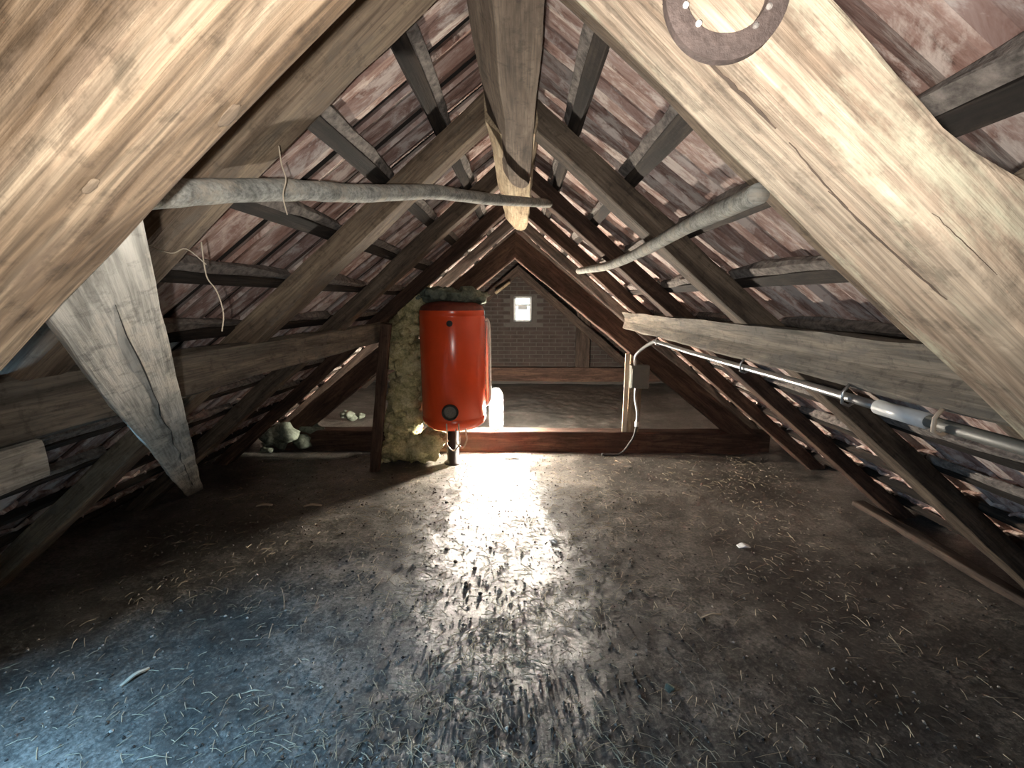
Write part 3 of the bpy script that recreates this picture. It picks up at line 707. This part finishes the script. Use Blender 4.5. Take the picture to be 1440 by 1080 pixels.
def floor_lump(px, py, r, mat, label, seed, n=5, name='wool_scrap'):
    p = PZ(px, py, 0.0); rr = random.Random(seed)
    L = [((p.x + rr.uniform(-r, r) * 0.7, p.y + rr.uniform(-r, r) * 0.5, r * 0.4 + rr.uniform(0, r * 0.5) * (i > 1)), (r * rr.uniform(0.35, 0.6), r * rr.uniform(0.3, 0.6), r * rr.uniform(0.25, 0.45))) for i in range(n)]
    return wool(name, L, mat, label, seed, sub=2, cat='insulation')
floor_lump(410, 634, 0.26, M['palewool'], 'pale tuft of loose wool lying at the foot of the strut-side slope', 21, 7)
floor_lump(372, 636, 0.10, M['palewool'], 'small flat pale wool scrap beside the larger pale tuft', 22, 3)
floor_lump(497, 592, 0.13, M['palewool'], 'pale wool scrap in the dark behind the leaning post', 23, 4)
floor_lump(540, 652, 0.07, M['wool'], 'small yellow wool scrap on the floor at the leaning post', 24, 3)

# ------------------------------------------------------------------ lamp beside the boiler
LX, LY = PY(698, 590, 4.35).x, 4.35
lp = empty('work_lamp', (LX, LY, 0.215)); tag(lp, 'lit glass-domed lamp standing on the sill beside the red water heater', 'lamp')
lathe('lamp_base', [(0, 0.0), (0.034, 0.0), (0.036, 0.02), (0.024, 0.045), (0.022, 0.09), (0, 0.09)], M['steel'], lp, (LX, LY, 0.213), 28)
zt = PY(698, 545, LY).z - 0.213
gd = [(0.060, 0.03), (0.070, 0.06), (0.072, zt - 0.12)] + [(0.072 * math.cos(a), zt - 0.12 + 0.12 * math.sin(a)) for a in [math.pi / 2 * k / 7 for k in range(1, 8)]]
lathe('glass_dome', gd, M['glass'], lp, (LX, LY, 0.213), 28)
lathe('bulb', [(0, -0.072), (0.022, -0.066), (0.036, -0.040), (0.048, 0.0), (0.044, 0.026), (0.030, 0.046), (0, 0.055)], M['bulb'], lp, (LX, LY, 0.385), 24)

# ------------------------------------------------------------------ fuse box, steel conduit
bx0 = PY(886, 513, 4.26); bx1 = PY(910, 545, 4.26)
fb = empty('fuse_box', ((bx0.x + bx1.x) / 2, 4.26, bx1.z)); tag(fb, 'small grey fuse box on the far truss post', 'fuse box')
box('housing', (bx0.x, 4.20, bx1.z), (bx1.x, 4.31, bx0.z), M['greybox'], fb, 0.008)
box('lid', (bx0.x + 0.008, 4.188, bx1.z + 0.01), (bx1.x - 0.008, 4.202, bx0.z - 0.03), M['greybox'], fb, 0.005)
cx, cz = 1.05, 1.215
ctop = PY(893, 512, 4.22)
c1 = PY(894, 500, 4.22); c2 = PY(905, 489, 4.0); c3 = PY(918, 485, 3.45)
cpath = smooth_path([ctop + Vector((0, 0, -0.02)), c1, c2, Vector((cx, 3.3, cz))], 8) + [Vector((cx + 0.006 * noise.noise(Vector((y, 1, 1))), y, cz + 0.006 * noise.noise(Vector((y, 5, 1))))) for y in [3.0, 2.6, 2.2, 1.9, 1.6, 1.3, 1.15]]
cn = empty('conduit', (cx, 1.15, cz)); tag(cn, 'long shiny steel conduit running under the purlin to the fuse box', 'conduit')
tube('pipe', cpath, 0.0135, M['steel'], cn, sides=14)
tube('near_pipe', [(cx, 1.17, cz), (cx + 0.01, 0.8, cz), (cx + 0.01, 0.2, cz + 0.004), (cx + 0.01, -0.6, cz)], 0.015, M['greybox'], cn, sides=14)
tube('coupling', [(cx, 1.21, cz), (cx, 1.06, cz)], 0.0205, M['pvc'], cn, sides=16)['label'] = 'pale grey plastic coupling'
for y in (3.2, 1.95, 1.32, 1.02):
    tube('pipe_clip', [(cx - 0.004, y, cz + 0.045), (cx - 0.022, y, cz + 0.018), (cx - 0.020, y, cz - 0.014), (cx, y, cz - 0.023), (cx + 0.02, y, cz - 0.010)], 0.005, M['copper'] if y < 1.1 else M['steel'], cn, sides=6)
d0 = PY(894, 544, 4.25); d1 = PY(893, 560, 4.25); d2 = PY(896, 580, 4.24); d3 = PY(895, 600, 4.22); d4 = PY(889, 618, 4.2); d5 = PY(872, 628, 4.2); d5.z = 0.02
dc = empty('drop_cable', d5); tag(dc, 'cable dropping from the fuse box to the floor', 'cable')
tube('steel_tail', smooth_path([d0 + Vector((0, 0, 0.03)), d1, d2, d3], 6), 0.012, M['steel'], dc, sides=10)
tube('sleeve', [d3 + (d2 - d3) * 0.35, d3], 0.019, M['foam'], dc, sides=10)
tube('black_lead', smooth_path([d3, d4, d5, d5 + Vector((-0.18, 0.0, -0.005))], 6), 0.012, M['black'], dc, sides=8)
tag(box('lit_side_strip', (1.075, 4.28, 0.22), (1.118, 4.30, 1.01), M['chip'], None, 0.003), 'thin pale strip standing for the lit side of the truss post by the fuse box', 'strip')  # pale colour stands in for lamplight on the side of the post
tag(beam('peg', PY(697, 412, 7.7), PY(716, 397, 7.85), 0.05, 0.05, (0, 0, 1), M['ridge_pale'], seg=5, seed=81), 'small pale wooden peg beside the bright gable window', 'peg')

# ------------------------------------------------------------------ floor litter
def board_edge():
    a = PZ(1235, 735, 0.0); b = PZ(1425, 852, 0.0)
    tag(beam('eaves_board', Vector((2.58, 1.9, 0.035)), Vector((2.56, 3.1, 0.035)), 0.09, 0.05, (0, 0, 1), M['darkwood'], seed=91), 'dark board on the floor along the foot of the conduit-side slope', 'board')
board_edge()
def chip(name, px, py, L, w, ang, mat, label, cat, t=0.006, curl=0.006):
    p = PZ(px, py, 0.0); p.z = hfl(p.x, p.y) + 0.006
    bm = bmesh.new(); n = 7; rows = []
    for i in range(n):
        s = -L / 2 + L * i / (n - 1); ww = w * (0.55 + 0.45 * math.sin(math.pi * (i + 0.6) / n)); z = curl * math.cos(2.6 * s / L * 2)
        j = 0.15 * w * noise.noise(Vector((i * 0.9, px * 0.1, 3)))
        rows.append([bm.verts.new(q) for q in ((s, -ww / 2 + j, z), (s, ww / 2 + j, z), (s, ww / 2 * 0.9 + j, z + t), (s, -ww / 2 * 0.9 + j, z + t))])
    for a, b in zip(rows[:-1], rows[1:]):
        for k in range(4): bm.faces.new((a[k], a[(k + 1) % 4], b[(k + 1) % 4], b[k]))
    bm.faces.new(rows[0]); bm.faces.new(rows[-1][::-1])
    return tag(from_bm(name, bm, mat, None, Matrix.Translation(p) @ Matrix.Rotation(ang, 4, 'Z')), label, cat)
chip('wood_chip', 190, 951, 0.10, 0.018, 1.15, M['chip'], 'pale brown wood chip alone on the strut-side floor', 'wood chip')
chip('paper_scrap', 1046, 768, 0.075, 0.05, 0.1, M['paper'], 'small bright white scrap on the dark floor', 'scrap')
chip('paper_scrap', 942, 969, 0.035, 0.035, 0.7, M['palewool'], 'dull grey scrap on the dark floor nearer than the white scrap', 'scrap')
chip('wood_chip', 440, 712, 0.13, 0.03, 0.1, M['chip'], 'pale wood chip below the pale wool tuft', 'wood chip')
chip('wood_chip', 372, 712, 0.11, 0.03, 0.15, M['chip'], 'pale wood chip between the strut foot and the other chip', 'wood chip')
chip('wood_chip', 1000, 868, 0.11, 0.008, 0.25, M['chip'], 'thin pale splinter on the dark conduit-side floor', 'wood chip')
chip('wood_chip', 1280, 715, 0.10, 0.03, -0.5, M['chip'], 'reddish-brown splinter by the eaves board', 'wood chip')
chip('wood_chip', 778, 760, 0.05, 0.03, -0.4, M['paper'], 'small pale flake beside the bright floor patch', 'wood chip')
chip('wood_chip', 720, 646, 0.14, 0.03, -0.1, M['batten'], 'dark splinter lying in the bright patch by the lamp', 'wood chip')
for k, (px, py) in enumerate(((640, 790), (676, 835), (655, 822), (628, 772), (668, 800), (655, 826), (628, 706), (690, 770))):
    p = PZ(px, py); p.z = hfl(p.x, p.y) + 0.006
    bm = bmesh.new(); r_ = bmesh.ops.create_icosphere(bm, subdivisions=2, radius=0.012)
    for v in r_['verts']: v.co *= 1 + 0.5 * noise.noise(v.co * 60 + Vector((k, 0, 0))); v.co.z *= 0.7
    tag(from_bm('earth_crumb', bm, M['batten'], None, Matrix.Translation(p)), 'dark crumb of earth on the lit strip of floor', 'crumb', 'dark crumbs on the lit floor')
# straw and dust, too fine to count
rs = random.Random(12); bm = bmesh.new()
def sliver(p, L, r, ang, tilt):
    a = Vector((math.cos(ang) * math.cos(tilt), math.sin(ang) * math.cos(tilt), math.sin(tilt))) * L / 2
    s = Vector((-math.sin(ang), math.cos(ang), 0)) * r; u = Vector((0, 0, r * 1.2)); bend = Vector((0, 0, rs.uniform(0, 0.15) * L)) + s * rs.uniform(-3, 3)
    R_ = []
    for k, c in enumerate((p - a, p + bend, p + a)): R_.append([bm.verts.new(c + s), bm.verts.new(c - s), bm.verts.new(c + u)])
    for x, y in zip(R_[:-1], R_[1:]):
        for k in range(3): bm.faces.new((x[k], x[(k + 1) % 3], y[(k + 1) % 3], y[k]))
for i in range(9000):
    if i < 4200: x, y = rs.gauss(-0.05, 0.45), 1.0 + 2.6 * rs.random() ** 1.6
    else: x, y = rs.uniform(-2.3, 2.4), 0.9 + 3.3 * rs.random()
    d = noise.noise(Vector((x * 2.1, y * 2.1, 7)))
    if d < -0.05 and rs.random() < 0.7: continue
    sliver(Vector((x, y, hfl(x, y) + 0.003)), rs.uniform(0.012, 0.06) if rs.random() < 0.93 else rs.uniform(0.06, 0.13), rs.uniform(0.0006, 0.0014), rs.uniform(0, 6.28), rs.gauss(0, 0.08))
crumbs = bmesh.new()
for i in range(12000):
    y = 0.9 + 3.3 * rs.random() ** 1.5; x = rs.uniform(-2.4, 2.45) if i > 3500 else rs.gauss(-0.05, 0.5)
    r = 0.0022 + 0.007 * rs.random() ** 4; c = Vector((x, y, hfl(x, y) + r * 0.4)); k = [r * rs.uniform(0.6, 1.4) for _ in range(6)]
    v = [crumbs.verts.new(c + q) for q in (Vector((k[0], 0, 0)), Vector((0, k[1], 0)), Vector((-k[2], 0, 0)), Vector((0, -k[3], 0)), Vector((0, 0, k[4] * 0.8)), Vector((0, 0, -k[5] * 0.6)))]
    for a_, b_ in ((0, 1), (1, 2), (2, 3), (3, 0)): crumbs.faces.new((v[a_], v[b_], v[4])); crumbs.faces.new((v[b_], v[a_], v[5]))
def crumb_mat():
    m, nt, b = new_mat('floor_grit'); g = nt.nodes.new('ShaderNodeNewGeometry')
    r = ramp(nt, [(0.0, (0.02, 0.018, 0.016)), (0.55, (0.10, 0.09, 0.078)), (0.85, (0.22, 0.20, 0.17)), (1.0, (0.5, 0.46, 0.40))]); nt.links.new(g.outputs['Random Per Island'], r.inputs[0])
    nt.links.new(r.outputs[0], b.inputs['Base Color']); b.inputs['Roughness'].default_value = 0.9; return m
tag(from_bm('floor_grit', crumbs, crumb_mat()), 'fine grit and crumbs of earth over the floor', 'grit', kind='stuff')
tag(from_bm('loose_straw', bm, M['straw']), 'loose straw and chaff scattered over the floor', 'straw', kind='stuff')
# dry stems caught on the pole and rafter
def stem(px, ys, r, label, extra=0):
    pts = [PY(a, b, y) for (a, b), y in zip(px, ys)]
    return tag(tube('dry_stem', smooth_path(pts, 5), r, M['chip'], sides=5), label, 'stem')
stem([(392, 205), (396, 232), (402, 252), (398, 275), (404, 302)], [1.02] * 5, 0.0014, 'dry stem hanging over the wavy pole')
stem([(283, 340), (287, 372), (292, 392), (305, 410), (314, 440), (312, 466)], [1.0] * 6, 0.0014, 'long dry stem dangling from the first brown rafter by the strut')
stem([(200, 342), (240, 356), (262, 350), (290, 372)], [0.99] * 4, 0.0012, 'short dry stem stuck across the first brown rafter')

# long drying crack and knots of the two near rafters
from mathutils.bvhtree import BVHTree
def bvh_of(o):
    mw = PMW[o.name]; return BVHTree.FromPolygons([mw @ v.co for v in o.data.vertices], [list(p.vertices) for p in o.data.polygons])
pale_bvh = bvh_of(pr)
def near_face(px, py):                                  # where the pixel's ray meets the pale rafter
    d = ray(px, py).normalized(); hit, n, _, _ = pale_bvh.ray_cast(EYE, d)
    if hit is None: return PY(px, py, YN), Vector((0, -1, 0))
    return hit, (n if n.dot(d) < 0 else -n)
def crack(px, parent, w, mat, depth=0.006):
    pts = []
    for a, b in zip(px[:-1], px[1:]):
        for k in range(6): pts.append((a[0] + (b[0] - a[0]) * k / 6, a[1] + (b[1] - a[1]) * k / 6))
    bm = bmesh.new(); rows = []; last = None
    for i, p in enumerate(pts):
        q, n = near_face(*p)
        ww = w * (0.35 + 1.2 * abs(noise.noise(Vector((i * 0.37, 2, 9))))) * min(1, 0.2 + i * 0.2, 0.2 + (len(pts) - 1 - i) * 0.2)
        t = Vector((1, 0, -S)).normalized(); sd = n.cross(t).normalized()
        q = q + sd * 0.0025 * noise.noise(Vector((i * 0.6, 4, 4))) + n * 0.0008
        rows.append([bm.verts.new(q + sd * ww), bm.verts.new(q - sd * ww), bm.verts.new(q - n * depth)])
    for a, b in zip(rows[:-1], rows[1:]):
        for k in range(3): bm.faces.new((a[k], a[(k + 1) % 3], b[(k + 1) % 3], b[k]))
    bm.faces.new(rows[0]); bm.faces.new(rows[-1][::-1])
    o = from_bm('crack', bm, mat, parent, Matrix()); o['label'] = 'dark drying crack'
M['stain'] = plain('brown_crack_stain', (0.10, 0.07, 0.05), 0.95, var=0.5)
crack([(932, 5), (965, 52), (1010, 100), (1052, 140), (1100, 188)], pr, 0.0042, M['stain'])
crack([(1110, 200), (1160, 258), (1200, 300)], pr, 0.0018, M['stain'])
crack([(1165, 268), (1230, 330), (1290, 385), (1340, 428)], pr, 0.0030, M['stain'])
crack([(1310, 300), (1360, 345), (1410, 395)], pr, 0.0006, M['stain'])
tp = bpy.data.objects['principal_rafter.001']
def knot(px, py, r):
    d = ray(px, py); t = (Z_PRI - EYE.z + S * EYE.x) / (d.z - S * d.x); p = EYE + d * t
    bm = bmesh.new(); res = bmesh.ops.create_icosphere(bm, subdivisions=3, radius=1.0)
    for v in res['verts']:
        k = 1 + 0.3 * noise.noise(v.co * 1.7 + Vector((px, 0, 0))); v.co = Vector((v.co.x * r * 1.9, v.co.y * r, v.co.z * 0.002)) * k
    o = from_bm('knot', bm, M['brown'], tp, frame_of(p, p + Vector((-1, 0, -S)), nrm(-1)), True); o['label'] = 'grey-brown knot'
knot(322, 163, 0.008); knot(128, 262, 0.005)
